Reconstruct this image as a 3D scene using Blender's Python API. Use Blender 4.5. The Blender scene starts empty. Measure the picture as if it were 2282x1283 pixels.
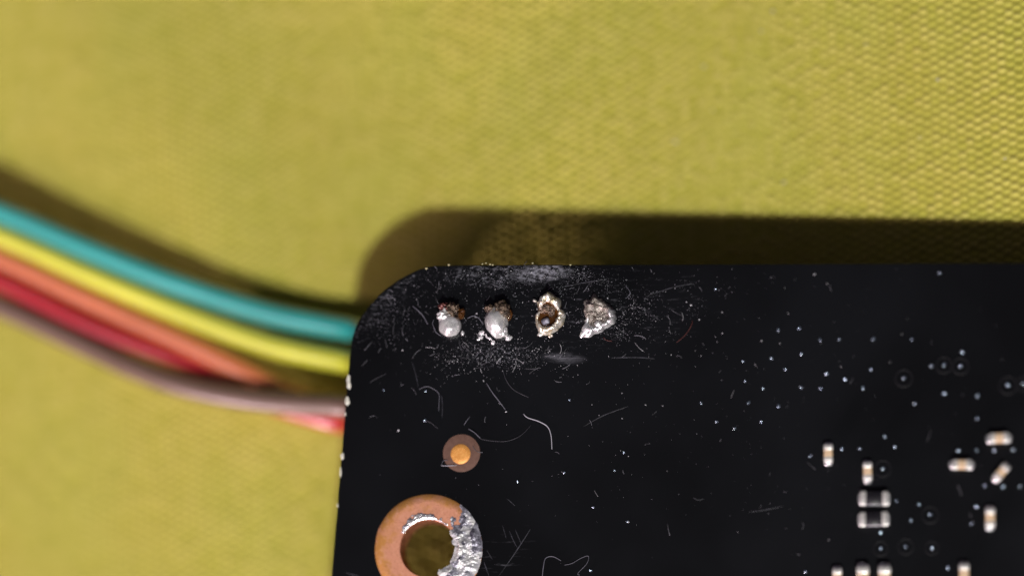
# Macro photograph of a black circuit board corner on a yellow woven cloth.
# All coordinates below are millimetres; the scene unit is the centimetre (U = 0.1).
import bpy, bmesh, math, random
import numpy as np
from mathutils import Vector, Matrix, Euler, noise

sc = bpy.context.scene
U = 0.1
rnd = random.Random(7)
sc.unit_settings.system = 'METRIC'
sc.unit_settings.scale_length = 0.01

# ------------------------------------------------------------------ camera
IW, IH = 2282.0, 1283.0
TILT = math.radians(5.8)                       # the focal plane dips towards the right
CAM = Vector((18.0, -28.0, 120.0))
ZC = Vector((math.sin(TILT), 0, math.cos(TILT)))
XC = Vector((math.cos(TILT), 0, -math.sin(TILT)))
YC = Vector((0, 1, 0))
def cam_depth(p): return (CAM - Vector(p)).dot(ZC)
FPX = 43.0 * cam_depth((0, 0, 0))
SHX = FPX * ((Vector((0, 0, 0)) - CAM).dot(XC) / cam_depth((0, 0, 0))) / IW
SHY = FPX * ((Vector((0, 0, 0)) - CAM).dot(YC) / cam_depth((0, 0, 0))) / IW
cd = bpy.data.cameras.new('camera'); cam = bpy.data.objects.new('camera', cd)
sc.collection.objects.link(cam); sc.camera = cam
cam.location = CAM * U; cam.rotation_euler = (0, TILT, 0)
cd.sensor_width = 36.0; cd.sensor_fit = 'HORIZONTAL'
cd.lens = FPX / IW * 36.0
cd.shift_x = SHX; cd.shift_y = SHY
cd.clip_start = 0.5; cd.clip_end = 500
cd.dof.use_dof = True
cd.dof.focus_distance = cam_depth((3.0, 0, 0)) * U
APERTURE = 15.0                                # mm, lens opening
cd.dof.aperture_fstop = cd.lens * 1e-3 / (APERTURE * U)
cd.dof.aperture_blades = 0

# ------------------------------------------------------------------ world and lamps
w = bpy.data.worlds.new('World'); sc.world = w; w.use_nodes = True
w.node_tree.nodes['Background'].inputs[0].default_value = (1.0, 0.86, 1.15, 1)
w.node_tree.nodes['Background'].inputs[1].default_value = 0.038

def area(name, direction, dist, size, power, color, shape='DISK'):
    l = bpy.data.lights.new(name, 'AREA'); l.shape = shape; l.size = size * U
    l.energy = power; l.color = color
    o = bpy.data.objects.new(name, l); sc.collection.objects.link(o)
    d = Vector(direction).normalized()
    o.location = d * dist * U
    o.rotation_euler = d.to_track_quat('Z', 'Y').to_euler()
    return o
area('key_lamp', (0.155, -0.82, 1.0), 800, 26, 54000, (0.95, 1.0, 0.88))
soft = area('soft_fill_strip', (0.0, -0.84, 1.0), 560, 900, 17000, (1.0, 0.72, 0.88), 'RECTANGLE')    # added fill, stretched along the board's edge to lighten wire shadows and highlight wires
soft.data.size_y = 70 * U; soft.location.x -= 60 * U
area('low_side_lamp', (-0.492, -0.870, 0.1246), 600, 36, 26500, (1.0, 0.74, 0.78))      # shines in under the board from the lower left
sc.view_settings.view_transform = 'Standard'
sc.view_settings.look = 'None'
sc.view_settings.exposure = 0.0
sc.view_settings.gamma = 1.0
sc.view_settings.use_curve_mapping = False

# ------------------------------------------------------------------ helpers
def at(px, py, z=0.0):
    """the point at height z (mm) that photo pixel (px, py) looks at"""
    a = (px - IW / 2) / FPX + SHX * IW / FPX
    b = -(py - IH / 2) / FPX + SHY * IW / FPX
    d = XC * a + YC * b - ZC
    t = (z - CAM.z) / d.z
    return CAM + d * t
PX = 1 / 43.0                                   # mm per photo pixel on the board

def mesh(name, verts, faces, mat=None, parent=None, smooth=True, loc=(0, 0, 0), rotz=0.0):
    me = bpy.data.meshes.new(name)
    me.from_pydata([tuple(Vector(v) * U) for v in verts], [], faces)
    if smooth: me.polygons.foreach_set('use_smooth', [True] * len(me.polygons))
    if mat: me.materials.append(mat)
    return link(name, me, parent, loc, rotz)
def link(name, me, parent=None, loc=(0, 0, 0), rotz=0.0):
    o = bpy.data.objects.new(name, me); sc.collection.objects.link(o)
    o.location = Vector(loc) * U; o.rotation_euler = (0, 0, rotz)
    if parent: o.parent = parent
    return o
def from_bm(name, bm, mat, parent=None, smooth=True, loc=(0, 0, 0), rotz=0.0):
    for v in bm.verts: v.co *= U
    me = bpy.data.meshes.new(name); bm.to_mesh(me); bm.free()
    if smooth: me.polygons.foreach_set('use_smooth', [True] * len(me.polygons))
    me.materials.append(mat)
    return link(name, me, parent, loc, rotz)
def tag(o, label, cat=None, group=None, kind=None):
    o['label'] = label
    if cat: o['category'] = cat
    if group: o['group'] = group
    if kind: o['kind'] = kind
    return o

def spline(pts, n, closed=False):
    P = [Vector(p) for p in pts]; out = []
    m = len(P); segs = m if closed else m - 1
    for i in range(segs):
        if closed: a, b, c, d = P[(i - 1) % m], P[i], P[(i + 1) % m], P[(i + 2) % m]
        else: a, b, c, d = P[max(i - 1, 0)], P[i], P[i + 1], P[min(i + 2, m - 1)]
        for k in range(n):
            t = k / n
            out.append(0.5 * ((2 * b) + (c - a) * t + (2 * a - 5 * b + 4 * c - d) * t * t + (3 * b - a - 3 * c + d) * t ** 3))
    if not closed: out.append(P[-1])
    return out
def tube(path, rad, sides=8, closed=False, wob=0.0, freq=3.0, flat=1.0, seed=0.0):
    """verts, faces of a tube; rad is a number or a function of 0..1"""
    n = len(path); V = []; F = []
    up = Vector((0, 0, 1))
    for i, p in enumerate(path):
        if closed: t = (path[(i + 1) % n] - path[i - 1])
        else: t = path[min(i + 1, n - 1)] - path[max(i - 1, 0)]
        t = t.normalized() if t.length > 1e-9 else Vector((1, 0, 0))
        s = t.cross(up); s = s.normalized() if s.length > 1e-4 else Vector((1, 0, 0))
        u = s.cross(t)
        r = rad(i / max(n - 1, 1)) if callable(rad) else rad
        for k in range(sides):
            a = 2 * math.pi * k / sides
            rr = r
            q = p + s * math.cos(a) * r + u * math.sin(a) * r * flat
            if wob:
                rr = 1 + wob * noise.noise(q * freq + Vector((seed, seed * 1.7, 3.1))) + 0.5 * wob * noise.noise(q * freq * 2.7 + Vector((seed, 0, 0)))
                q = p + (q - p) * rr
            V.append(q)
    for i in range(n if closed else n - 1):
        for k in range(sides):
            a = i * sides + k; b = i * sides + (k + 1) % sides
            c = ((i + 1) % n) * sides
            F.append((a, b, c + (k + 1) % sides, c + k))
    if not closed:
        F.append(tuple(range(sides - 1, -1, -1))); F.append(tuple((n - 1) * sides + k for k in range(sides)))
    return V, F
_ico = {}
def ico(sub):
    if sub not in _ico:
        bm = bmesh.new(); bmesh.ops.create_icosphere(bm, subdivisions=sub, radius=1.0)
        _ico[sub] = ([v.co.copy() for v in bm.verts], [tuple(v.index for v in f.verts) for f in bm.faces]); bm.free()
    return _ico[sub]
def blob(c, r, rotz=0.0, amp=0.12, freq=2.0, sub=4, seed=0.0, sharp=0.0, tilt=0.0):
    V, F = ico(sub); R = Matrix.Rotation(rotz, 3, 'Z') @ Matrix.Rotation(tilt, 3, 'X'); out = []
    off = Vector((seed * 3.7, seed * 1.3, seed))
    for v in V:
        d = amp * noise.fractal(v * freq + off, 1.0, 2.0, 4)
        if sharp: d -= sharp * abs(noise.noise(v * freq * 1.6 + off))
        q = Vector((v.x * r[0], v.y * r[1], v.z * r[2])) * (1 + d)
        out.append(Vector(c) + R @ q)
    return out, F
def joinvf(*parts):
    V = []; F = []
    for v, f in parts:
        o = len(V); V += list(v); F += [tuple(i + o for i in q) for q in f]
    return V, F
def bevel_box(sx, sy, sz, b=0.03, seg=2, z0=0.0):
    bm = bmesh.new(); bmesh.ops.create_cube(bm, size=1.0)
    for v in bm.verts: v.co = Vector((v.co.x * sx, v.co.y * sy, (v.co.z + 0.5) * sz + z0))
    bmesh.ops.bevel(bm, geom=bm.edges[:], offset=b, segments=seg, affect='EDGES', profile=0.5)
    return bm

# ------------------------------------------------------------------ materials
class Mat:
    def __init__(s, name):
        s.m = bpy.data.materials.new(name); s.m.use_nodes = True; s.t = s.m.node_tree
        s.b = s.t.nodes['Principled BSDF']; s._co = None
    def n(s, typ, **kw):
        x = s.t.nodes.new(typ)
        for k, v in kw.items(): setattr(x, k, v)
        return x
    def l(s, a, b): s.t.links.new(a, b)
    def set(s, **kw):
        for k, v in kw.items():
            i = s.b.inputs[k.replace('_', ' ')]
            if hasattr(v, 'is_linked') or isinstance(v, bpy.types.NodeSocket): s.l(v, i)
            else: i.default_value = (*v, 1) if isinstance(v, tuple) and len(v) == 3 else v
        return s
    def co(s):
        if not s._co: s._co = s.n('ShaderNodeTexCoord').outputs['Object']
        return s._co
    def noise(s, scale, detail=4, rough=0.55, stretch=None, dist=0.0, rot=0.0):
        x = s.n('ShaderNodeTexNoise'); x.inputs['Scale'].default_value = scale
        x.inputs['Detail'].default_value = detail; x.inputs['Roughness'].default_value = rough
        x.inputs['Distortion'].default_value = dist
        c = s.co()
        if stretch or rot:
            mp = s.n('ShaderNodeMapping'); mp.inputs['Scale'].default_value = stretch or (1, 1, 1)
            mp.inputs['Rotation'].default_value = (0, 0, rot); s.l(c, mp.inputs[0]); c = mp.outputs[0]
        s.l(c, x.inputs['Vector']); return x.outputs[0]
    def math(s, op, a, b=None, clamp=False):
        x = s.n('ShaderNodeMath', operation=op, use_clamp=clamp)
        for i, v in enumerate((a, b)):
            if v is None: continue
            if isinstance(v, (int, float)): x.inputs[i].default_value = v
            else: s.l(v, x.inputs[i])
        return x.outputs[0]
    def ramp(s, v, lo, hi, a=0.0, b=1.0):
        x = s.n('ShaderNodeMapRange', interpolation_type='SMOOTHSTEP'); s.l(v, x.inputs[0])
        for i, q in enumerate((lo, hi, a, b)): x.inputs[i + 1].default_value = q
        return x.outputs[0]
    def mix(s, f, a, b):
        x = s.n('ShaderNodeMix', data_type='RGBA')
        if isinstance(f, (int, float)): x.inputs[0].default_value = f
        else: s.l(f, x.inputs[0])
        for i, v in ((6, a), (7, b)):
            if isinstance(v, tuple): x.inputs[i].default_value = (*v, 1)
            else: s.l(v, x.inputs[i])
        return x.outputs[2]
    def bump(s, h, strength, dist):
        x = s.n('ShaderNodeBump'); x.inputs['Strength'].default_value = strength; x.inputs['Distance'].default_value = dist
        s.l(h, x.inputs['Height']); s.l(x.outputs[0], s.b.inputs['Normal']); return s
    def attr(s, name):
        x = s.n('ShaderNodeAttribute'); x.attribute_name = name; return x.outputs['Fac']
    def ellipse(s, px, py, rx, ry, rot=0.0):
        """1 inside an ellipse on the board (photo pixels), fading to 0 at its edge"""
        c = at(px, py); mp = s.n('ShaderNodeMapping', vector_type='TEXTURE')
        mp.inputs['Location'].default_value = (c.x * U, c.y * U, 0); mp.inputs['Rotation'].default_value = (0, 0, rot)
        mp.inputs['Scale'].default_value = (rx * PX * U, ry * PX * U, 1000)
        s.l(s.co(), mp.inputs[0]); d = s.n('ShaderNodeVectorMath', operation='LENGTH'); s.l(mp.outputs[0], d.inputs[0])
        return s.ramp(d.outputs['Value'], 0.25, 1.0, 1.0, 0.0)

def simple(name, col, rough=0.5, metal=0.0, var=0.0, scale=30, **kw):
    M = Mat(name)
    if var:
        f = M.noise(scale, 5, 0.65)
        M.set(Base_Color=M.mix(M.ramp(f, 0.3, 0.7), tuple(c * (1 - var) for c in col), tuple(min(1, c * (1 + var)) for c in col)))
    else: M.set(Base_Color=col)
    return M.set(Roughness=rough, Metallic=metal, **kw).m

# black solder mask with scuffs and residue
M = Mat('black_solder_mask')
fine = M.noise(62, 6, 0.75, stretch=(0.5, 1, 1), dist=0.6)
fine2 = M.noise(85, 5, 0.75)
str1 = M.noise(60, 4, 0.75, stretch=(0.16, 1, 1), rot=0.12)
big = M.noise(0.9, 3, 0.5)
e = M.ellipse
sc1 = M.math('MULTIPLY', e(1150, 606, 200, 40, 0.02), M.ramp(fine, 0.50, 0.68))
sc1 = M.math('MAXIMUM', sc1, M.math('MULTIPLY', e(1205, 608, 85, 26, 0.06), M.ramp(fine, 0.40, 0.64, 0, 1.4)))
sc2 = M.math('MULTIPLY', e(858, 678, 150, 34, 0.85), M.ramp(fine, 0.54, 0.72))
sc3 = M.math('MULTIPLY', e(1110, 792, 120, 34, -0.08), M.ramp(fine2, 0.54, 0.68, 0, 1.5))
sc4 = M.math('MULTIPLY', e(1330, 690, 320, 120, 0.05), M.ramp(str1, 0.56, 0.78, 0, 0.35))
sc5 = M.math('MULTIPLY', e(1256, 797, 60, 16, -0.1), M.ramp(str1, 0.35, 0.7, 0, 0.5))
sc6 = M.math('MULTIPLY', e(1130, 1235, 90, 80, 0.8), M.ramp(M.noise(60, 4, 0.7, stretch=(0.1, 1, 1), rot=-1.05), 0.58, 0.75, 0, 0.3))
s = sc1
for q in (sc2, sc3, sc4, sc5, sc6): s = M.math('MAXIMUM', s, q)
wear = M.math('MULTIPLY', s, 0.68)
base = M.mix(M.ramp(big, 0.35, 0.7), (0.0030, 0.0033, 0.0040), (0.0042, 0.0048, 0.0064))
M.set(Base_Color=M.mix(wear, base, (0.30, 0.30, 0.36)), Roughness=M.math('ADD', M.ramp(big, 0.3, 0.7, 0.26, 0.33), wear, clamp=True),
      Specular_IOR_Level=0.35)
M.bump(M.math('ADD', M.math('MULTIPLY', M.noise(14, 3), 0.4), M.math('MULTIPLY', s, 1.0)), 0.22, 0.002)
MASK = M.m
EDGE = simple('dark_board_edge', (0.012, 0.011, 0.010), 0.75, var=0.5, scale=60)

# copper of the ring, tarnished in patches
M = Mat('tarnished_copper')
a = M.noise(9, 4, 0.6); g = M.noise(140, 4, 0.7); v = M.noise(38, 5, 0.7)
rl = M.n('ShaderNodeVectorMath', operation='LENGTH'); M.l(M.co(), rl.inputs[0])
rad_ = M.math('ADD', M.math('MULTIPLY', rl.outputs['Value'], 2.6), M.math('MULTIPLY', a, 1.3))
c = M.mix(M.ramp(rad_, 1.12, 1.42), (0.66, 0.30, 0.19), (0.56, 0.26, 0.07))
c = M.mix(M.ramp(g, 0.50, 0.70, 0, 0.65), c, (0.30, 0.11, 0.03))
c = M.mix(M.ramp(v, 0.50, 0.72, 0, 0.7), c, (0.68, 0.35, 0.23))
M.set(Base_Color=c, Metallic=0.25, Roughness=M.ramp(v, 0.3, 0.7, 0.42, 0.6), Specular_IOR_Level=0.4).bump(g, 0.35, 0.003); COPPER = M.m
M = Mat('dark_copper_barrel')
M.set(Base_Color=M.mix(M.ramp(M.noise(50, 4), 0.35, 0.65), (0.30, 0.10, 0.055), (0.66, 0.27, 0.15)), Metallic=0.6, Roughness=0.4).bump(M.noise(80), 0.5, 0.004); BARREL = M.m
M = Mat('bright_gold_dot')
g = M.noise(110, 4, 0.7)
M.set(Base_Color=M.mix(M.ramp(g, 0.35, 0.68), (0.72, 0.30, 0.065), (0.85, 0.42, 0.115)), Metallic=0.2, Roughness=0.5).bump(g, 0.4, 0.003); GOLD = M.m
M = Mat('bare_brown_laminate')
M.set(Base_Color=M.mix(M.ramp(M.noise(40, 3), 0.3, 0.7), (0.125, 0.066, 0.050), (0.155, 0.085, 0.064)), Roughness=0.45); LAMINATE = M.m

# solder: dull and bright
def solder(name, lo, hi, r0, r1, metal=1.0, sc_=45, bs=0.5, bd=0.006):
    M = Mat(name); a = M.noise(sc_, 5, 0.65); b = M.noise(sc_ * 3, 4, 0.7)
    M.set(Base_Color=M.mix(M.ramp(a, 0.35, 0.65), lo, hi), Metallic=metal, Roughness=M.ramp(b, 0.3, 0.7, r0, r1))
    M.bump(M.math('ADD', a, M.math('MULTIPLY', b, 0.6)), bs, bd); return M.m
SOLDER = solder('lumpy_solder', (0.60, 0.60, 0.64), (0.95, 0.95, 0.95), 0.15, 0.38, metal=0.75, bs=0.3)
SOLDER_SMEAR = solder('smeared_solder', (0.42, 0.42, 0.47), (0.84, 0.84, 0.83), 0.38, 0.62, metal=0.55, sc_=20, bs=0.3)
SOLDER_PALE = solder('pale_oxidised_solder', (0.78, 0.77, 0.80), (0.98, 0.98, 0.97), 0.22, 0.42, metal=0.62, sc_=26, bs=0.4)
for q_ in (SOLDER_PALE,): q_.node_tree.nodes['Principled BSDF'].inputs['Coat Weight'].default_value = 1.0; q_.node_tree.nodes['Principled BSDF'].inputs['Coat Roughness'].default_value = 0.15
SOLDER_CREAM = solder('cream_stained_solder', (0.66, 0.56, 0.38), (0.97, 0.96, 0.93), 0.14, 0.36, metal=0.65, sc_=24, bs=0.35)
SOLDER_DARK = solder('dark_smeared_solder', (0.10, 0.095, 0.13), (0.46, 0.46, 0.54), 0.35, 0.55, metal=0.6, sc_=22, bs=0.3)
TIN = solder('tinned_terminal', (0.66, 0.64, 0.62), (0.92, 0.91, 0.88), 0.22, 0.38, metal=0.5, bs=0.25, bd=0.004)
BURNT = solder('burnt_brown_flux', (0.035, 0.022, 0.016), (0.24, 0.17, 0.125), 0.15, 0.45, metal=0.3, sc_=40, bs=0.8, bd=0.008)
GREYBROWN = solder('grey_brown_crust', (0.12, 0.09, 0.075), (0.56, 0.51, 0.47), 0.18, 0.45, metal=0.55, sc_=45, bs=0.9, bd=0.008)
REDBROWN = simple('red_brown_flux', (0.15, 0.05, 0.045), 0.35, var=0.5, scale=50)
M = Mat('amber_flux'); M.set(Base_Color=(0.085, 0.032, 0.007), Roughness=0.07, Transmission_Weight=0.15, IOR=1.5, Specular_IOR_Level=0.7); AMBER = M.m
M = Mat('clear_flux_drop'); M.set(Base_Color=(0.85, 0.85, 0.88), Roughness=0.15, Specular_IOR_Level=0.9, Metallic=0.5); DROP = M.m
CERAMIC = simple('white_ceramic', (0.62, 0.63, 0.68), 0.45)
OVERCOAT = simple('dark_overcoat', (0.013, 0.012, 0.016), 0.4, var=0.3)
TAN = simple('tan_ceramic', (0.66, 0.48, 0.31), 0.45, var=0.15, scale=40)
VIA = solder('via_metal', (0.34, 0.48, 0.70), (0.80, 0.92, 1.0), 0.16, 0.34, metal=0.9, sc_=60)
RINGMASK = simple('mask_over_via_ring', (0.004, 0.004, 0.006), 0.5, Specular_IOR_Level=0.25)
FIBRE_WHITE = simple('pale_fibre', (0.40, 0.40, 0.46), 0.6)
FIBRE_GREY = simple('grey_fibre', (0.11, 0.11, 0.14), 0.6)
FIBRE_FAINT = simple('faint_fibre', (0.03, 0.03, 0.04), 0.6)
FIBRE_RED = simple('red_fibre', (0.09, 0.02, 0.018), 0.6)
DUST = simple('dust', (0.46, 0.46, 0.50), 0.7, var=0.6, scale=9)
DUSTFINE = simple('fine_dust', (0.14, 0.14, 0.165), 0.75, var=0.8, scale=14)
CHIP = simple('bare_glass_fibre', (0.66, 0.65, 0.58), 0.7, var=0.2, scale=40)
SCRATCH = simple('scratched_mask', (0.036, 0.036, 0.048), 0.5, var=0.8, scale=20)
BLACKPAD = simple('black_rubber', (0.0055, 0.0045, 0.0035), 0.9, var=0.4, scale=20, Specular_IOR_Level=0.1)

def wire_mat(name, col, rough=0.26, coat=0.7):
    M = Mat(name); n_ = M.noise(6, 3)
    M.set(Base_Color=M.mix(M.ramp(n_, 0.3, 0.7), tuple(c * 0.93 for c in col), col), Roughness=rough, Specular_IOR_Level=0.9)
    M.b.inputs['Coat Weight'].default_value = coat; M.b.inputs['Coat Roughness'].default_value = 0.30; M.b.inputs['Coat IOR'].default_value = 1.85
    return M.m

# cloth: golden warp over green-gold weft
M = Mat('yellow_weave')
tone = M.attr('tone'); yarn = M.attr('yarn')
bn = M.noise(2.2, 2, 0.5, stretch=(1, 0.6, 1), rot=0.6); bn2 = M.noise(1.1, 3, 0.5); fz = M.noise(220, 3, 0.7)
wa = M.mix(tone, (0.545, 0.495, 0.070), (0.59, 0.51, 0.118))
wa = M.mix(M.ramp(bn, 0.40, 0.66, 0, 0.35), wa, (0.48, 0.485, 0.085))
we = M.mix(tone, (0.29, 0.27, 0.03), (0.36, 0.32, 0.05))
c = M.mix(yarn, we, wa)
c = M.mix(M.ramp(bn2, 0.35, 0.65, 0, 0.18), c, (0.50, 0.38, 0.07))
c = M.mix(M.ramp(fz, 0.45, 0.8, 0, 0.2), c, (0.75, 0.68, 0.30))
M.set(Base_Color=c, Roughness=0.8, Specular_IOR_Level=0.2, Sheen_Weight=0.08); CLOTH = M.m

# ------------------------------------------------------------------ cloth
def cloth_z(x, y):
    xl = np.maximum(0.0, -np.asarray(x, float))
    return -5.40 + 0.056 * np.asarray(x) - 0.0008 * xl ** 2 + 0.02 * np.sin(0.16 * np.asarray(x) + 0.11 * np.asarray(y) + 1.0) - 0.006 * np.maximum(0, np.asarray(y))
PU, PV = 0.44, 0.453
dx = PU / 6; dy = PV / 6
xs = np.arange(-44, 44, dx); ys = np.arange(-30, 27, dy)
X, Y = np.meshgrid(xs, ys)
wx = 0.02 * np.sin(Y * 2.3 + 1.7 * np.sin(X * 1.1)) * np.sin(X * 1.9 + 0.8) + 0.015 * np.sin(Y * 0.9 + 0.4 * np.sin(X * 0.5)) + 0.015 * np.sin(X * 0.7 + Y * 0.31)
ca, sa = math.cos(math.radians(-2.0)), math.sin(math.radians(-2.0))
XR = (X + wx) * ca - (Y + wx * 0.6) * sa; YR = (X + wx) * sa + (Y + wx * 0.6) * ca
u = XR / PU; iu = np.floor(u); fu = u - iu
rs = np.random.RandomState(3)
tab = rs.rand(512, 512)
v = YR / PV + 0.5 * iu + 0.16 * (tab[(iu.astype(int)) % 512, 7] - 0.5)
iv = np.floor(v + 0.5); fv = v - iv                    # hump centred on fv = 0
hum = tab[iu.astype(int) % 512, iv.astype(int) % 512]
A = 0.15
warp = A * (0.62 + 0.76 * hum) * np.sqrt(np.clip(np.sin(np.pi * fu), 0, 1)) * np.clip(0.5 + 0.62 * np.cos(2 * np.pi * fv), 0, 1.1) ** 0.8
weft = A * 0.42 * np.clip(1 - (np.abs(np.abs(fv) - 0.5) / 0.42) ** 2, 0, 1)
Z = cloth_z(X, Y) + np.maximum(warp, weft)
ny_, nx_ = X.shape
co = np.stack([X, Y, Z], -1).reshape(-1, 3) * U
idx = np.arange(nx_ * ny_).reshape(ny_, nx_)
q = np.stack([idx[:-1, :-1], idx[:-1, 1:], idx[1:, 1:], idx[1:, :-1]], -1).reshape(-1, 4)
me = bpy.data.meshes.new('cloth')
me.vertices.add(len(co)); me.vertices.foreach_set('co', co.ravel().astype(np.float32))
me.loops.add(q.size); me.loops.foreach_set('vertex_index', q.ravel().astype(np.int32))
me.polygons.add(len(q)); me.polygons.foreach_set('loop_start', (np.arange(len(q)) * 4).astype(np.int32))
me.update(calc_edges=True)
me.polygons.foreach_set('use_smooth', np.ones(len(q), bool))
for nm, arr in (('tone', hum), ('yarn', np.clip((warp - weft) / 0.012 + 0.5, 0, 1))):
    at_ = me.attributes.new(nm, 'FLOAT', 'POINT'); at_.data.foreach_set('value', arr.ravel().astype(np.float32))
me.materials.append(CLOTH)
cloth = link('cloth', me); cloth['kind'] = 'structure'
tag(cloth, 'yellow woven cloth under the circuit board')

def cz(x, y): return float(cloth_z(x, y))

# ------------------------------------------------------------------ circuit board
board = bpy.data.objects.new('circuit_board', None); sc.collection.objects.link(board)
board.empty_display_size = 0.5
tag(board, 'black circuit board with rounded corner, copper ring and tiny components, on yellow cloth', 'circuit board')
T = 1.6
out_px = [(780, 785), (785, 752), (797, 718), (815, 690), (832, 670), (850, 651), (885, 625), (920, 606), (955, 594), (1008, 590.5)]
arc = spline([at(*p) for p in out_px], 6)
l0, l1 = at(778, 800), at(738, 1283); ldir = (l1 - l0).normalized()
left = [l0 + ldir * d for d in np.arange(0, 44, 0.35)]
top = [at(1008 + i * 14, 590.5 - i * 14 * 0.0045) for i in range(1, 160)]
RX, BY = top[-1].x, left[-1].y
outline = arc + top + [Vector((RX, BY, 0))] + left[::-1]
outline = [p + Vector((0.018 * noise.noise(p * 1.9), 0.018 * noise.noise(p * 2.1 + Vector((9, 0, 0))), 0)) for p in outline]
HC = at(955, 1222); HR = 66 * PX; RR = 121.5 * PX
circ = [HC + Vector((math.cos(a), math.sin(a), 0)) * HR for a in np.linspace(0, 2 * math.pi, 96, endpoint=False)]
def offset_in(loop, d):
    n = len(loop); out = []
    for i, p in enumerate(loop):
        t = (loop[(i + 1) % n] - loop[i - 1]).normalized(); out.append(p + Vector((t.y, -t.x, 0)) * d)
    return out
bm = bmesh.new()
def loop_edges(pts, z):
    vs = [bm.verts.new((p.x, p.y, z)) for p in pts]
    es = [bm.edges.new((vs[i], vs[(i + 1) % len(vs)])) for i in range(len(vs))]
    return vs, es
inn = offset_in(outline, 0.06)
for z, L in ((0.0, inn), (-T, inn)):
    va, ea = loop_edges(L, z); vb, eb = loop_edges(circ, z)
    bmesh.ops.triangle_fill(bm, use_beauty=True, edges=ea + eb)
    if z == 0: t_out, t_in = va, vb
    else: b_out, b_in = va, vb
mt = [bm.verts.new((p.x, p.y, -0.05)) for p in outline]; mb = [bm.verts.new((p.x, p.y, -T + 0.05)) for p in outline]
def bridge(a, b):
    n = len(a)
    for i in range(n): bm.faces.new((a[i], a[(i + 1) % n], b[(i + 1) % n], b[i]))
bridge(t_out, mt); bridge(mt, mb); bridge(mb, b_out); bridge(b_in, t_in)
bmesh.ops.recalc_face_normals(bm, faces=bm.faces[:])
sub = from_bm('board_panel', bm, MASK, board, smooth=False)
sub.data.materials.append(EDGE)
for p in sub.data.polygons:
    if abs(p.normal.z) < 0.4: p.material_index = 1

# --- mounting ring, its barrel and the solder smeared on it
def annulus(r0, r1, z, n=128, wob=0.0, m=3):
    V = []; F = []
    for i in range(n):
        a = 2 * math.pi * i / n
        for j in range(m + 1):
            r = r0 + (r1 - r0) * j / m
            if wob and j in (0, m): r += wob * noise.noise(Vector((math.cos(a) * 4, math.sin(a) * 4, j)))
            V.append((r * math.cos(a), r * math.sin(a), z))
    k = m + 1
    for i in range(n):
        for j in range(m): a = i * k + j; b = ((i + 1) % n) * k + j; F.append((a, a + 1, b + 1, b))
    # outer and inner lips down to the board
    o = len(V)
    for i in range(n): x, y, _ = V[i * k + m]; V.append((x * 1.004, y * 1.004, 0.0))
    for i in range(n): F.append((i * k + m, o + i, o + (i + 1) % n, ((i + 1) % n) * k + m))
    return V, F
ring = mesh('mounting_ring', *annulus(HR - 0.02, RR, 0.035, wob=0.02), COPPER, board, loc=HC)
bar_p = []; bar_f = []
prof = [(HR - 0.02, 0.035), (HR - 0.05, 0.0), (HR - 0.055, -0.4), (HR - 0.05, -1.0), (HR - 0.06, -1.5), (HR - 0.02, -1.63), (HR + 0.9, -1.63)]
for i in range(96):
    a = 2 * math.pi * i / 96
    for r, z in prof:
        r2 = r + (0.02 * noise.noise(Vector((math.cos(a) * 5, math.sin(a) * 5, z * 3))) if z not in (0.035, -1.63) else 0)
        bar_p.append((r2 * math.cos(a), r2 * math.sin(a), z))
k = len(prof)
for i in range(96):
    for j in range(k - 1): a = i * k + j; b = ((i + 1) % 96) * k + j; bar_f.append((a, b, b + 1, a + 1))
mesh('barrel', bar_p, bar_f, BARREL, ring)

def smear(mask, height, r0, r1, a0, a1, na, nr):
    V = []; F = []; keep = {}
    for i in range(na + 1):
        a = math.radians(a0 + (a1 - a0) * i / na)
        for j in range(nr + 1):
            r = r0 + (r1 - r0) * j / nr
            m_ = mask(a, r); h = height(a, r, m_)
            keep[(i, j)] = m_ > 0
            V.append((r * math.cos(a), r * math.sin(a), 0.030 + h))
    for i in range(na):
        for j in range(nr):
            if all(keep[q] for q in ((i, j), (i + 1, j), (i, j + 1), (i + 1, j + 1))):
                a = i * (nr + 1) + j; F.append((a, a + 1, a + nr + 2, a + nr + 1))
    used = sorted({i for f in F for i in f}); mp = {o: n for n, o in enumerate(used)}
    return [V[i] for i in used], [tuple(mp[i] for i in f) for f in F]
def nz(a, r, f, s=0.0): return noise.fractal(Vector((r * math.cos(a) * f + s, r * math.sin(a) * f, s * 2)), 1.0, 2.0, 4)
def m_right(a, r):
    d = math.degrees(a)
    up = 56 - 16 * (RR - r) / (RR - HR) + 24 * nz(a, r, 1.7, 2)
    lo = -66 + 9 * nz(a, r, 1.8, 5)
    ri = HR - 0.20 + 0.16 * nz(a, r, 2.5, 8)
    ro = RR + 0.03 + 0.05 * nz(a, r, 2.5, 9)
    return min((up - d) * 0.02, (d - lo) * 0.02, r - ri, ro - r)
def h_right(a, r, m_):
    e_ = min(1.0, max(0.0, m_) / 0.30)
    t = (r - HR) / (RR - HR); d = math.degrees(a)
    dome = 0.07 + 0.20 * math.exp(-((t - 0.25) / 0.40) ** 2) * (0.4 + 0.6 * math.exp(-((d + 5) / 34) ** 2))
    return max(0.012, e_ ** 0.8 * (0.50 * dome + 0.085 * nz(a, r, 1.4, 1) + 0.045 * nz(a, r, 3.2, 3) + 0.012 * nz(a, r, 8, 4))) + 0.005
v_, f_ = smear(m_right, h_right, HR - 0.35, RR + 0.10, -82, 78, 300, 90)
res = mesh('solder_residue', v_, f_, SOLDER_SMEAR, ring)
tag(res, 'lumpy silvery solder smeared over the right half of the copper ring')
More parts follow.
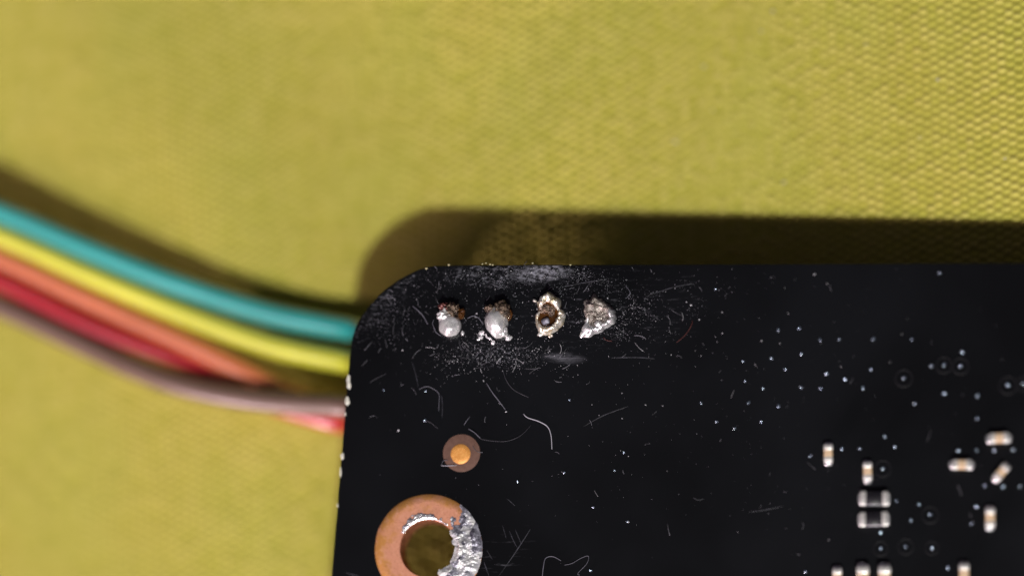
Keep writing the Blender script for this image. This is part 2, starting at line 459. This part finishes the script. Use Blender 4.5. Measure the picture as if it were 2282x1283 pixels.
# dark patches in the smear
res.data.materials.append(SOLDER_DARK)
for p in res.data.polygons:
    c_ = p.center / U; a = math.degrees(math.atan2(c_.y, c_.x)); r = math.hypot(c_.x, c_.y); t = (r - HR) / (RR - HR)
    n1 = noise.fractal(Vector((c_.x * 1.6, c_.y * 1.6, 5)), 1.0, 2.0, 3)
    if (a > 22 and t > 0.10 and n1 > -0.12) or (t > 0.60 and a > -4 and n1 > -0.30) or n1 > 0.42 or (a < -38 and 0.1 < t < 0.62 and n1 > -0.3): p.material_index = 1
def m_thin(a, r):
    d = math.degrees(a); w_ = 0.10 + 0.34 * max(0, math.sin(math.radians((d - 62) / (147 - 62) * 180))) ** 0.7 * (0.55 + 0.45 * (d - 60) / 90)
    return min((d - 50) * 0.02, (149 - d) * 0.02, r - (HR - 0.015), HR + w_ + 0.16 * nz(a, r, 3.2, 6) - r)
v_, f_ = smear(m_thin, lambda a, r, m_: 0.006 + min(1, max(0, m_) / 0.1) * (0.035 + 0.05 * abs(nz(a, r, 4, 2))), HR - 0.02, HR + 0.62, 46, 152, 220, 40)
thin = mesh('solder_residue', v_, f_, SOLDER, ring)
thin.data.materials.append(SOLDER_DARK)
for p in thin.data.polygons:
    c_ = p.center / U; a = math.atan2(c_.y, c_.x); r = math.hypot(c_.x, c_.y)
    if m_thin(a, r) < 0.10 + 0.1 * nz(a, r, 3, 1) and r > HR + 0.12: p.material_index = 1

# --- fiducial
def disc(r, z, n=72, wob=0.0, seed=0):
    V = [(0, 0, z)]
    for j, rr in ((1, 0.5), (2, 0.97)):
        for i in range(n):
            a = 2 * math.pi * i / n; q = r * rr * (1 + wob * noise.noise(Vector((math.cos(a) * 3, math.sin(a) * 3, seed))))
            V.append((q * math.cos(a), q * math.sin(a), z))
    for i in range(n): x, y, _ = V[1 + n + i]; V.append((x / 0.97, y / 0.97, max(0.0005, z - 0.02)))
    F = [(0, 1 + i, 1 + (i + 1) % n) for i in range(n)]
    for j in range(2):
        for i in range(n): a = 1 + j * n; F.append((a + i, a + n + i, a + n + (i + 1) % n, a + (i + 1) % n))
    return V, F
fid = mesh('fiducial_mark', *disc(42 * PX, 0.006, wob=0.012), LAMINATE, board, loc=at(1028.5, 1009))
mesh('copper_dot', *disc(22.3 * PX, 0.03, wob=0.02, seed=4), GOLD, fid, loc=at(1026.5, 1011) - at(1028.5, 1009))

# --- chipped spots along the left edge
for cy, hh, ww in ((853, 17, 9), (894, 12, 9), (922, 4, 4), (1016, 8, 8), (1050, 13, 4), (1125, 5, 3), (838, 4, 5)):
    c = at(778 - (cy - 800) * 0.083 + ww * 0.32, cy)
    V = []; n = 22
    for ring_, z in ((0.0, 0.012), (0.7, 0.014), (1.0, 0.002)):
        for i in range(n):
            a = 2 * math.pi * i / n; q = ring_ * (1 + 0.45 * noise.noise(Vector((math.cos(a) * 1.6, math.sin(a) * 1.6, cy * 0.37))))
            x = ww * PX * 0.62 * q * math.cos(a); y = hh * PX * 0.9 * q * math.sin(a)
            V.append((x, y, z - (0.09 if x < -ww * PX * 0.38 else 0)))
    F = [(j * n + i, (j + 1) * n + i, (j + 1) * n + (i + 1) % n, j * n + (i + 1) % n) for j in range(2) for i in range(n)]
    mesh('chipped_edge', V, F, CHIP, board, loc=c)

# --- vias
plain = [(325, 210), (1745, 108), (724, 470), (857, 458), (989, 530), (1110, 527), (1325, 527), (1570, 528), (1892, 610), (680, 648), (870, 620),
         (500, 667), (767, 717), (1030, 745), (1145, 780), (1310, 718), (513, 795), (627, 838), (868, 832), (992, 838), (1260, 838), (1694, 697),
         (1775, 870), (1985, 885), (1590, 937), (1985, 1027), (535, 930), (726, 950), (235, 930), (332, 1050), (447, 1092), (615, 1050), (1400, 1143)]
VP = [(1480 + a / 2.845, 570 + b / 2.845, 0) for a, b in plain]
VP += [(1480 + a / 2.845, 570 + b / 2.845, 1) for a, b in ((1520, 773), (1775, 690), (1880, 697), (2180, 818), (2275, 810))]
VP += [(1780 + a / 3.741, 940 + b / 3.741, 0) for a, b in ((95, 283), (360, 222), (508, 218), (718, 117), (800, 205), (1332, 235), (1482, 230), (1628, 235),
       (1790, 230), (1550, 528), (1703, 538), (1845, 535), (1480, 703), (815, 655), (1003, 687), (937, 815), (1440, 845), (683, 920), (1243, 1215), (55, 1245))]
VP += [(1780 + a / 3.741, 940 + b / 3.741, 1) for a, b in ((700, 385), (1095, 770), (683, 1050), (890, 1033), (1110, 1045))]
VP += [(720 + a / 4.073, 780 + b / 4.073, 0) for a, b in ((550, 360), (930, 370), (2190, 1108), (1765, 1190), (925, 635), (2237, 452))]
VP += [(1322, 1129, 0), (1398, 1161, 0), (1316, 1270, 0), (1390, 1008, 0), (1370, 1047, 0)]
vb = []
for s_ in range(4):
    V, F = blob((0, 0, 0.0), (0.085, 0.105, 0.075), amp=0.8, freq=1.6, sub=2, seed=s_ + 1.0)
    me = bpy.data.meshes.new('via'); me.from_pydata([tuple(Vector(v) * U) for v in V], [], F)
    me.polygons.foreach_set('use_smooth', [True] * len(F)); me.materials.append(VIA); vb.append(me)
V, F = tube([Vector((math.cos(a), math.sin(a), 0)) * 0.40 for a in np.linspace(0, 2 * math.pi, 36, endpoint=False)], 0.05, 8, closed=True, flat=0.22)
rme = bpy.data.meshes.new('annular_ring'); rme.from_pydata([tuple(Vector(v) * U) for v in V], [], F)
rme.polygons.foreach_set('use_smooth', [True] * len(F)); rme.materials.append(RINGMASK)
for i, (x, y, r_) in enumerate(VP):
    o = link('via', vb[i % 4], board, at(x, y) + Vector((0, 0, 0.01)), rnd.uniform(0, 6.28))
    k_ = rnd.uniform(0.6, 0.95) if x < 1700 else rnd.uniform(0.8, 1.1)
    o.scale = (k_, k_, k_)
    if r_: link('annular_ring', rme, o, (0, 0, 0))

# --- chip capacitors and resistors
def add_mesh(bmx, name, mat):
    for v in bmx.verts: v.co *= U
    me = bpy.data.meshes.new(name); bmx.to_mesh(me); bmx.free(); me.materials.append(mat); 
    me.polygons.foreach_set('use_smooth', [True] * len(me.polygons)); return me
cap_body = add_mesh(bevel_box(0.62, 0.46, 0.42, 0.04, 2, 0.05), 'capacitor', TAN)
bt = bevel_box(0.30, 0.50, 0.46, 0.07, 3, 0.035)
cap_term = add_mesh(bt, 'terminal', TIN)
V, F = blob((0, 0, 0), (0.17, 0.24, 0.16), amp=0.25, freq=1.5, sub=3, seed=9)
fil = bpy.data.meshes.new('solder_fillet'); fil.from_pydata([tuple(Vector(v) * U) for v in V], [], F); fil.materials.append(SOLDER)
fil.polygons.foreach_set('use_smooth', [True] * len(F))
def capacitor(px, py, ang, L=42):
    s_ = L * PX / 1.04
    o = link('capacitor', cap_body, board, at(px, py, 0.1) * 1.0 - Vector((0, 0, 0.1)), math.radians(ang)); o.scale = (s_, s_, s_)
    for sx in (-1, 1):
        link('terminal', cap_term, o, (sx * 0.33, 0, 0), 0 if sx > 0 else math.pi)
        f2 = link('solder_fillet', fil, o, (sx * 0.50, 0, 0.04), rnd.uniform(-0.2, 0.2)); f2.scale = (1, 1, rnd.uniform(0.6, 1.2))
    return o
for a in ((1846, 1011, 90, 41), (1933.5, 1051, 91, 41), (2226, 977, 2, 44), (2143, 1036, -1, 43), (2231, 1053, 50, 40),
          (2206, 1154, 90, 44), (2148, 1279, 90, 46), (1866, 1288, 90, 44)): capacitor(*a)
res_body = add_mesh(bevel_box(1.30, 0.66, 0.36, 0.03, 2, 0.05), 'resistor', CERAMIC)
res_top = add_mesh(bevel_box(0.92, 0.655, 0.05, 0.015, 1, 0.385), 'overcoat', OVERCOAT)
res_term = add_mesh(bevel_box(0.30, 0.70, 0.425, 0.045, 2, 0.03), 'terminal', TIN)
def resistor(px, py, ang):
    o = link('resistor', res_body, board, at(px, py), math.radians(ang))
    link('overcoat', res_top, o)
    for sx in (-1, 1):
        link('terminal', res_term, o, (sx * 0.555, 0, 0))
        f2 = link('solder_fillet', fil, o, (sx * 0.73, 0.0, 0.02)); f2.scale = (0.55, 1.3, 0.5)
    return o
resistor(1948, 1112, -1); resistor(1947, 1158, 1)
for px_ in (1923, 1971):                          # the two larger capacitors cut by the frame
    o = capacitor(px_, 1290, 90, 58); o['label'] = 'larger tan capacitor cut off by the lower edge of the frame'

# --- four soldered joints
def piece(name, vf, mat, parent, smooth=True): return mesh(name, vf[0], vf[1], mat, parent, smooth)
def bl(px, py, z, rx, ry, rz, **kw):
    c = at(px, py, z); return blob((c.x, c.y, z), (rx * PX, ry * PX, rz), **kw)
# 1: round pale blob under a crust of burnt flux
j = piece('solder_joint', joinvf(bl(1004, 724, 0.22, 26, 25, 0.50, amp=0.14, freq=1.2, seed=1.2), bl(990, 703, 0.30, 15, 15, 0.36, amp=0.35, freq=2.4, seed=2.2)), SOLDER_PALE, board)
tag(j, 'leftmost joint: round pale solder blob with burnt flux on top')
piece('flux_crust', joinvf(bl(1008, 692, 0.25, 17, 16, 0.45, amp=0.5, freq=2.6, sharp=0.3, seed=3), bl(1003, 709, 0.45, 15, 4.5, 0.18, amp=0.4, freq=2.2, seed=4)), BURNT, j)
piece('flux_crust', bl(990, 685, 0.25, 11, 10, 0.40, amp=0.6, freq=2.5, sharp=0.3, seed=5), REDBROWN, j)
piece('flux_bead', joinvf(bl(1027, 699, 0.10, 8, 12, 0.26, amp=0.3, freq=1.7, seed=6), bl(1031, 693, 0.22, 5, 6, 0.16, amp=0.3, seed=7)), AMBER, j)
# 2: tall egg with a brown crust on its upper right
j = piece('solder_joint', joinvf(bl(1106, 718, 0.28, 25, 35, 0.62, amp=0.12, freq=1.3, seed=11, rotz=0.12), bl(1118, 738, 0.2, 14, 13, 0.4, amp=0.3, freq=2.2, seed=12)), SOLDER_PALE, board)
tag(j, 'second joint from the left: tall egg shaped pale solder')
piece('flux_crust', joinvf(bl(1118, 692, 0.42, 18, 20, 0.44, amp=0.4, freq=2.4, sharp=0.25, seed=13), bl(1092, 688, 0.4, 12, 8, 0.3, amp=0.5, freq=2.4, seed=14)), BURNT, j)
piece('flux_bead', bl(1134, 700, 0.12, 8, 13, 0.26, amp=0.3, freq=1.6, seed=15), AMBER, j)
fd = [bl(1073, 742, 0.03, 6.5, 6, 0.10, amp=0.4, seed=16, sub=3), bl(1071, 752, 0.02, 5, 3.5, 0.06, amp=0.5, seed=17, sub=3), bl(1099, 763, 0.03, 5, 5, 0.10, amp=0.2, seed=18, sub=3),
      bl(1134, 753, 0.03, 7.5, 5, 0.10, amp=0.4, seed=19, sub=3, rotz=0.6), bl(1031, 742, 0.02, 3.5, 5, 0.06, amp=0.4, seed=20, sub=3), bl(1066, 756, 0.01, 4, 2.4, 0.05, amp=0.4, seed=22, sub=3)]
fd.append(tube(spline([at(1082, 744, 0.03), at(1085, 751, 0.03), at(1092, 754, 0.03), at(1096, 758, 0.03)], 6), 0.05, 6, wob=0.5, freq=6))
for d_ in fd: piece('flux_drop', d_, DROP, j)
# 3 and 4: craters, given by bearing (degrees), inner and outer radius (pixels) and rim height (mm)
def crater(px, py, table, floor, seed, nr=12, na=120, rough=0.05, hol=0.9):
    tb = sorted(table); tb = [(tb[-1][0] - 360, *tb[-1][1:])] + tb + [(tb[0][0] + 360, *tb[0][1:])]
    def get(d):
        for a, b in zip(tb, tb[1:]):
            if a[0] <= d <= b[0]:
                k_ = (d - a[0]) / max(b[0] - a[0], 1e-6); k_ = k_ * k_ * (3 - 2 * k_)
                return [a[i] + (b[i] - a[i]) * k_ for i in (1, 2, 3)]
    c = at(px, py, 0.15); c.z = 0; Vr, Fr, Vh, Fh = [], [], [], []
    def nn(x, y, f, s_): return noise.fractal(Vector((x * f, y * f, seed + s_)), 1.0, 2.0, 4)
    d0 = tb[1][0]
    for i in range(na):
        d = d0 + 360.0 * i / na; ri, ro, h = get(d); a = math.radians(d); ca_, sa_ = math.cos(a), math.sin(a)
        ri *= PX; ro *= PX; ro *= 1 + 0.05 * nn(ca_, sa_, 4, 1)
        for j_ in range(nr + 1):
            q_ = j_ / nr; r = ri * 0.93 + (ro - ri * 0.93) * q_; x, y = r * ca_, r * sa_
            prof_ = (math.sin(math.pi * min(1.0, (q_ + 0.30) / 1.30)) ** 0.7) if q_ < 0.999 else 0
            Vr.append((c.x + x, c.y + y, -0.01 + h * prof_ * (1 + 0.35 * nn(x, y, 2.6, 2) + 0.14 * nn(x, y, 7, 3))))
        for j_ in range(9):
            q_ = j_ / 8; r = ri * q_; x, y = r * ca_, r * sa_
            Vh.append((c.x + x, c.y + y, floor + (h * hol * 0.9 - floor) * q_ ** 3 + rough * nn(x, y, 3.2, 5) * (1 - q_ * q_)))
    def grid(F, k_):
        for i in range(na):
            for j_ in range(k_ - 1): a = i * k_ + j_; b = ((i + 1) % na) * k_ + j_; F.append((a, a + 1, b + 1, b))
    grid(Fr, nr + 1); grid(Fh, 9)
    return (Vr, Fr), (Vh, Fh)
rim, hol = crater(1222, 702, [(90, 27, 52, .85), (60, 25, 45, .65), (30, 23, 34, .45), (0, 23, 38, .42), (-30, 22, 38, .42), (-60, 26, 38, .40), (-90, 29, 43, .34), (-115, 31, 44, .3),
                              (-140, 27, 36, .32), (180, 21, 30, .34), (150, 15, 24, .28), (130, 22, 40, .55), (110, 25, 45, .75)], 0.06, 4.0)
j = piece('solder_joint', rim, SOLDER_CREAM, board)
tag(j, 'third joint from the left: hollow solder crater with amber inside')
piece('amber_hollow', hol, AMBER, j)
piece('flux_crust', joinvf(bl(1212, 686, 0.25, 13, 11, 0.22, amp=0.5, freq=2.6, sharp=0.3, seed=23), bl(1229, 692, 0.14, 9, 14, 0.22, amp=0.4, freq=2.5, sharp=0.3, seed=24)), BURNT, j)
bmx = bevel_box(0.44, 0.34, 0.26, 0.10, 3); bmesh.ops.rotate(bmx, verts=bmx.verts[:], matrix=Euler((0.35, -0.2, 0.25)).to_matrix())
bmesh.ops.translate(bmx, verts=bmx.verts[:], vec=at(1217, 715, 0.02)); from_bm('pin', bmx, SOLDER_DARK, j)
for d_ in (bl(1205, 744, 0.03, 6, 5, 0.10, amp=0.6, seed=25, sub=3), bl(1227, 748, 0.03, 5, 4, 0.08, amp=0.7, seed=26, sub=3), bl(1192, 670, 0.1, 4, 3, 0.12, amp=0.7, seed=27, sub=3)): piece('solder_spatter', d_, SOLDER_CREAM, j)
rim, hol = crater(1330, 705, [(98, 22, 52, .42), (85, 22, 43, .38), (50, 22, 37, .35), (25, 27, 42, .42), (0, 29, 43, .48), (-18, 29, 43, .45), (-32, 24, 36, .36), (-55, 22, 33, .34),
                              (-93, 24, 37, .34), (-122, 24, 52, .30), (-132, 25, 58, .26), (-142, 22, 46, .28), (-155, 18, 30, .34), (180, 16, 26, .36), (140, 20, 37, .38), (128, 22, 48, .3), (112, 22, 44, .36)],
                  0.20, 9.0, rough=0.22, hol=1.0)
j = piece('solder_joint', rim, SOLDER, board)
tag(j, 'rightmost joint: crusted half crater with square pin and bright rim')
j.data.materials.append(GREYBROWN); jc = at(1330, 705, 0.15)
for p_ in j.data.polygons:
    q_ = p_.center / U - jc; d = math.degrees(math.atan2(q_.y, q_.x))
    if d > 24 + 14 * noise.noise(q_ * 4) or d < -168: p_.material_index = 1
piece('flux_crust', hol, GREYBROWN, j)
bmx = bevel_box(0.46, 0.46, 0.26, 0.03, 2); bmesh.ops.inset_individual(bmx, faces=[max(bmx.faces, key=lambda f: f.calc_center_median().z)], thickness=0.06, depth=-0.09)
bmesh.ops.rotate(bmx, verts=bmx.verts[:], matrix=Euler((0.12, -0.1, 0.0)).to_matrix())
bmesh.ops.translate(bmx, verts=bmx.verts[:], vec=at(1318, 689, 0.26)); from_bm('pin', bmx, GREYBROWN, j, smooth=False)
piece('solder_lump', bl(1333, 722, 0.24, 8, 7, 0.14, amp=0.3, seed=35), SOLDER_PALE, j)

# --- scratches in the mask
def ribbon(pts, wd, z=0.004, n=8):
    P = spline([at(x, y, z) for x, y in pts], n); V = []; F = []
    for i, p in enumerate(P):
        t = (P[min(i + 1, len(P) - 1)] - P[max(i - 1, 0)]).normalized(); s_ = Vector((-t.y, t.x, 0))
        k_ = wd * 0.5 * math.sin(math.pi * (0.06 + 0.88 * i / (len(P) - 1))) * (0.7 + 0.6 * rnd.random())
        V += [p + s_ * k_, p + Vector((0, 0, 0.006)), p - s_ * k_]
    for i in range(len(P) - 1):
        for q_ in (0, 1): a = i * 3 + q_; F.append((a, a + 1, a + 4, a + 3))
    return V, F
for pts in ([(1111, 1283), (1145, 1235), (1168, 1200), (1182, 1178)], [(1135, 1182), (1145, 1205), (1152, 1218)], [(1148, 1178), (1162, 1212)], [(1085, 1225), (1097, 1245)],
            [(1130, 1110), (1148, 1126)], [(1668, 1140), (1700, 1136), (1745, 1127)], [(1545, 1108), (1555, 1113), (1568, 1111)], [(1300, 950), (1345, 925), (1400, 905)],
            [(984, 880), (986, 905), (985, 932)], [(1250, 640), (1300, 630), (1350, 622)], [(1440, 660), (1500, 640), (1545, 632)], [(878, 642), (905, 622)], [(846, 672), (868, 652)],
            [(1360, 797), (1420, 796), (1460, 799)], [(1120, 1170), (1128, 1198)], [(1078, 1250), (1090, 1283)], [(770, 1275), (800, 1283)], [(918, 805), (928, 840), (932, 862)]):
    mesh('scratch', *ribbon(pts, 0.038), SCRATCH, board)

# ------------------------------------------------------------------ lint: single fibres
def fibre(pts, r, mat, label, z=0.05):
    P = spline([at(x, y, z + 0.035 * math.sin(i * 1.7)) for i, (x, y) in enumerate(pts)], 10)
    r *= 0.62
    V, F = tube(P, lambda t: r * (0.65 + 0.45 * math.sin(math.pi * (0.1 + 0.8 * t))), 6, wob=0.25, freq=4)
    o = mesh('lint_fibre', V, F, mat); tag(o, label, 'fibre', 'fibres lying on the board')
R1 = 0.036
fibre([(1167, 922), (1176, 930), (1200, 938), (1220, 950), (1228, 970), (1230, 1000)], R1, FIBRE_WHITE, 'bright bent white fibre right of the round copper dot')
fibre([(1084, 853), (1098, 875), (1112, 893), (1126, 912)], R1, FIBRE_GREY, 'straight pale fibre ending in a white speck, above the copper dot')
fibre([(934, 867), (948, 861), (960, 863), (978, 877), (978, 905), (978, 915)], 0.026, FIBRE_GREY, 'thin hooked fibre left of the straight pale fibre')
fibre([(1045, 956), (1058, 964), (1072, 977), (1100, 982), (1130, 982), (1160, 970), (1184, 946)], 0.022, FIBRE_FAINT, 'faint sagging fibre that starts at the upper right of the copper dot')
fibre([(1044, 955), (1056, 962), (1070, 975)], 0.032, FIBRE_GREY, 'short pale fibre touching the upper right of the copper dot ring', 0.09)
fibre([(1208, 1290), (1211, 1262), (1216, 1243), (1232, 1239), (1250, 1248)], R1, FIBRE_GREY, 'arched fibre at the lower frame edge right of the copper ring')
fibre([(1258, 1258), (1275, 1254), (1294, 1243), (1311, 1238), (1308, 1254), (1288, 1276), (1292, 1280)], 0.024, FIBRE_GREY, 'thin zigzag fibre beside the arched fibre at the lower frame edge')
fibre([(920, 682), (932, 692), (943, 704), (953, 722)], R1, FIBRE_GREY, 'frayed fibre lying left of the leftmost solder joint')
fibre([(983, 1037), (1000, 1037), (1018, 1036)], 0.026, FIBRE_WHITE, 'small white fibre crossing the lower left of the copper dot ring')
fibre([(984, 1036), (988, 1026), (998, 1025)], 0.022, FIBRE_GREY, 'tiny hooked fibre on the left rim of the copper dot ring')
fibre([(1394, 636), (1404, 650), (1402, 658), (1394, 665)], 0.026, FIBRE_GREY, 'small bent fibre upper right of the rightmost solder joint')
fibre([(1120, 822), (1128, 846), (1145, 868), (1178, 885)], 0.028, FIBRE_FAINT, 'faint curved fibre below the crusty flux patch')
fibre([(1042, 709), (1054, 704), (1066, 708), (1077, 722)], 0.03, FIBRE_GREY, 'fibre arching between the two leftmost solder joints', 0.12)
fibre([(1345, 752), (1352, 758), (1364, 760)], 0.024, FIBRE_RED, 'short red fibre below the rightmost solder joint')
fibre([(1543, 713), (1541, 724), (1528, 745), (1508, 763)], 0.022, FIBRE_RED, 'thin dull red fibre right of the solder joints')
fibre([(944, 936), (958, 940), (976, 954)], 0.026, FIBRE_FAINT, 'faint short fibre upper left of the copper dot')
fibre([(966, 725), (970, 738), (982, 748)], 0.024, FIBRE_GREY, 'pale fibre hugging the lower left of the leftmost solder joint', 0.15)
fibre([(967, 712), (964, 722), (970, 735)], 0.02, FIBRE_GREY, 'tiny curved fibre at the left side of the leftmost solder joint', 0.2)
fibre([(824, 852), (842, 841), (861, 832)], 0.024, FIBRE_FAINT, 'faint fibre near the left board edge beside the yellow wire')
fibre([(1034, 946), (1040, 937), (1047, 928)], 0.026, FIBRE_GREY, 'short slanting fibre just above the copper dot')

# ------------------------------------------------------------------ dust on the board: specks and hairs nobody could count
def on_board(p): return True
def dust_mesh(name, specs, mat, label):
    parts = []
    V0, F0 = ico(1)
    V = []; F = []
    for kind, px, py, size, ang in specs:
        c = at(px, py)
        if kind == 's':
            o = len(V); sx = size * rnd.uniform(0.6, 1.3); sy = size * rnd.uniform(0.5, 1.2); sz = size * rnd.uniform(0.4, 0.8)
            ca_, sa_ = math.cos(ang), math.sin(ang)
            for v_ in V0:
                k_ = rnd.uniform(0.6, 1.25); x, y, z = v_.x * sx * k_, v_.y * sy * k_, v_.z * sz * k_
                V.append(c + Vector((x * ca_ - y * sa_, x * sa_ + y * ca_, z + sz * 0.5)))
            F += [tuple(i + o for i in f) for f in F0]
        else:
            L = size; b = rnd.uniform(-1.4, 1.4); P = []
            for i in range(6):
                a_ = ang + b * (i / 5 - 0.5); P.append((P[-1] if P else c + Vector((0, 0, 0.02))) + Vector((math.cos(a_), math.sin(a_), rnd.uniform(-0.05, 0.05))) * L / 5)
            vv, ff = tube(P, rnd.uniform(0.006, 0.015), 4); o = len(V); V += vv; F += [tuple(i + o for i in f) for f in ff]
    o = mesh(name, V, F, mat); o['kind'] = 'stuff'; tag(o, label, 'dust'); return o
def inside(px, py):
    if py < 596: return False
    if px < 795 - (py - 740) * 0.083 + (0 if py > 760 else (760 - py) * 0.15): return False
    if px < 1000 and py < 780:
        # the rounded corner
        for (ax, ay), (bx, by) in zip(out_px, out_px[1:]):
            if ax <= px <= bx and py < ay + (by - ay) * (px - ax) / (bx - ax) + 6: return False
    return math.hypot(px - 955, py - 1222) > 128 and not (math.hypot(px - 1028, py - 1009) < 46)
def scatter(n, cx, cy, sx, sy, fr, s0, s1):
    out = []
    while len(out) < n:
        x, y = rnd.gauss(cx, sx), rnd.gauss(cy, sy)
        if inside(x, y) and x < 2500 and y < 1500:
            if rnd.random() < fr: out.append(('f', x, y, 0.15 + 0.55 * rnd.random() ** 2, rnd.uniform(0, 6.28)))
            else: out.append(('s', x, y, s0 + (s1 - s0) * rnd.random() ** 3, rnd.uniform(0, 6.28)))
    return out
bright = scatter(130, 1200, 690, 190, 70, 0.0, 0.012, 0.045) + scatter(90, 1110, 790, 70, 22, 0.1, 0.012, 0.035) + scatter(50, 1450, 760, 190, 110, 0.04, 0.012, 0.04)
bright += scatter(60, 1140, 612, 90, 14, 0.0, 0.012, 0.04) + scatter(45, 1400, 950, 420, 220, 0.04, 0.012, 0.04)
bright += [('s', px, py, 0.055, 0.3) for px, py in ((1815, 611), (1078, 848), (1128, 917), (897, 780), (1400, 1162), (888, 958), (1540, 680), (1558, 712), (1843, 632), (1697, 759))]
fine_d = scatter(700, 1160, 690, 230, 70, 0.05, 0.008, 0.03) + scatter(420, 1150, 620, 110, 20, 0.05, 0.008, 0.03) + scatter(400, 1110, 792, 80, 24, 0.08, 0.008, 0.03)
fine_d += scatter(220, 870, 690, 50, 50, 0.06, 0.008, 0.025) + scatter(420, 1500, 850, 420, 240, 0.10, 0.008, 0.024)
def clumps(n, cx, cy, sx, sy, k0, k1, spread):
    out = []
    for _ in range(n):
        x0, y0 = rnd.gauss(cx, sx), rnd.gauss(cy, sy)
        for _k in range(rnd.randint(k0, k1)):
            x, y = rnd.gauss(x0, spread * 1.5), rnd.gauss(y0, spread)
            if inside(x, y): out.append(('s', x, y, 0.010 + 0.022 * rnd.random() ** 2, rnd.uniform(0, 6.28)))
    return out
fine_d += clumps(46, 1170, 690, 210, 60, 8, 26, 9) + clumps(26, 1420, 700, 50, 40, 8, 20, 9) + clumps(22, 1130, 615, 100, 10, 12, 40, 10) + clumps(18, 860, 685, 40, 35, 8, 20, 8)
bright += clumps(16, 1110, 793, 60, 16, 5, 14, 9) + clumps(8, 1385, 712, 22, 25, 5, 12, 7) + clumps(9, 1190, 606, 60, 6, 6, 14, 8)
dust_mesh('dust_specks', bright, DUST, 'bright dust specks and short hairs scattered over the black board')
dust_mesh('fine_dust', fine_d, DUSTFINE, 'fine grey dust around the solder joints and upper edge')
# lint flecks on the cloth
V0, F0 = ico(2); V0 = [v_ * (1 + 0.7 * noise.noise(v_ * 2.3)) for v_ in V0]; V = []; F = []
for px, py in ((1720, 10), (1565, 132), (1745, 395), (2090, 171), (1585, 232), (1695, 55), (2050, 300), (1930, 90), (1500, 300), (2240, 350)):
    c = at(px, py, -3.6); c.z = cz(c.x, c.y) + 0.15; o = len(V); s_ = rnd.uniform(0.05, 0.10)
    V += [c + Vector((v_.x * s_ * 1.3, v_.y * s_, v_.z * s_ * 0.6)) * rnd.uniform(0.8, 1.2) * 1.0 if False else c + Vector((v_.x * s_ * 1.3, v_.y * s_, v_.z * s_ * 0.6)) for v_ in V0]
    F += [tuple(i + o for i in f) for f in F0]
# threads of yellow lint on the board's upper edge
for px, py in ((1075, 588), (1083, 586), (1092, 589), (1098, 590), (1000, 590), (1187, 586), (950, 598), (1271, 590)):
    c = at(px, py, 0.0); o = len(V); s_ = rnd.uniform(0.03, 0.055)
    V += [c + Vector((v_.x * s_ * 1.4, v_.y * s_, v_.z * s_)) for v_ in V0]; F += [tuple(i + o for i in f) for f in F0]
lf = mesh('lint_flecks', V, F, simple('pale_yellow_lint', (0.50, 0.46, 0.26), 0.8)); lf['kind'] = 'stuff'
tag(lf, 'pale lint flecks caught in the cloth and on the board edge', 'lint')

# ------------------------------------------------------------------ the five wires
def Z7(X, Y, z): return at(X / 1.974, 350 + Y / 1.974, z)
WR = 0.61
pins = [at(1330, 700, -1.75), at(1222, 700, -1.75), at(1108, 700, -1.75), at(1002, 705, -1.75)]
def ext(pts, d=24):                                # carry the wire on beyond the frame to the left
    a, b = pts[0], pts[1]; t = (a - b).normalized(); t.z *= 0.3
    return [a + t * d + Vector((0, -1.5, 0.2)), a + t * d * 0.5 + Vector((0, -0.4, 0.1))] + pts
W = {
 'teal': ((0.02, 0.40, 0.385), [at(0, 474, -4.50), at(200, 558, -4.60), at(400, 636, -4.65), at(600, 699, -4.75), at(774, 733, -4.5)], [at(840, 742, -3.3), at(900, 745, -2.45), at(1000, 735, -2.25), at(1200, 718, -2.25), pins[0]],
   'teal wire, uppermost of the five, running under the board'),
 'yellow': ((0.78, 0.76, 0.06), [at(0, 527, -4.50), at(200, 615, -4.60), at(400, 697, -4.65), at(600, 769, -4.65), at(768, 806, -4.4)], [at(835, 815, -3.3), at(890, 815, -2.45), at(980, 790, -2.25), at(1120, 735, -2.25), pins[1]],
   'bright yellow wire just below the teal wire'),
 'orange': ((0.72, 0.19, 0.075), [at(0, 576, -4.50), at(200, 668, -4.60), at(400, 758, -4.70), at(525, 819, -4.85), at(618, 867, -5.00), at(720, 905, -5.00)], [at(790, 905, -4.0), at(840, 890, -2.6), at(960, 815, -2.25), at(1060, 735, -2.25), pins[2]],
   'orange wire below the yellow one, slipping under the brown wire'),
 'red': ((0.46, 0.008, 0.018), [at(0, 626, -4.50), at(200, 723, -4.60), at(400, 806, -4.90), at(493, 848, -5.15), at(600, 893, -5.25), at(700, 925, -5.15), at(765, 941, -5.00)], [at(795, 945, -4.2), at(835, 938, -2.7), at(880, 912, -2.25), at(935, 860, -2.25), at(980, 770, -2.25), pins[3]],
   'red wire that passes beneath the brown wire and comes out below it'),
 'brown': ((0.165, 0.098, 0.074), [at(0, 682, -4.50), at(200, 775, -4.40), at(300, 821, -4.20), at(400, 857, -4.00), at(525, 884, -3.85), at(650, 899, -3.80), at(765, 904, -3.70)], [at(830, 908, -3.0), at(890, 915, -2.4), at(960, 925, -2.25), at(1000, 935, -2.0), at(1030, 945, -1.7)],
   'dull brown wire, lowest of the five, lying over the red wire'),
}
for nm, (col, vis, hid, lab) in W.items():
    P = spline(ext(vis) + hid, 14)
    V, F = tube(P, WR, 24)
    tag(mesh('wire', V, F, wire_mat(nm + '_insulation', col, 0.36, {'brown': 0.0, 'red': 0.7}.get(nm, 1.0))), lab, 'wire', 'wires soldered to the board')
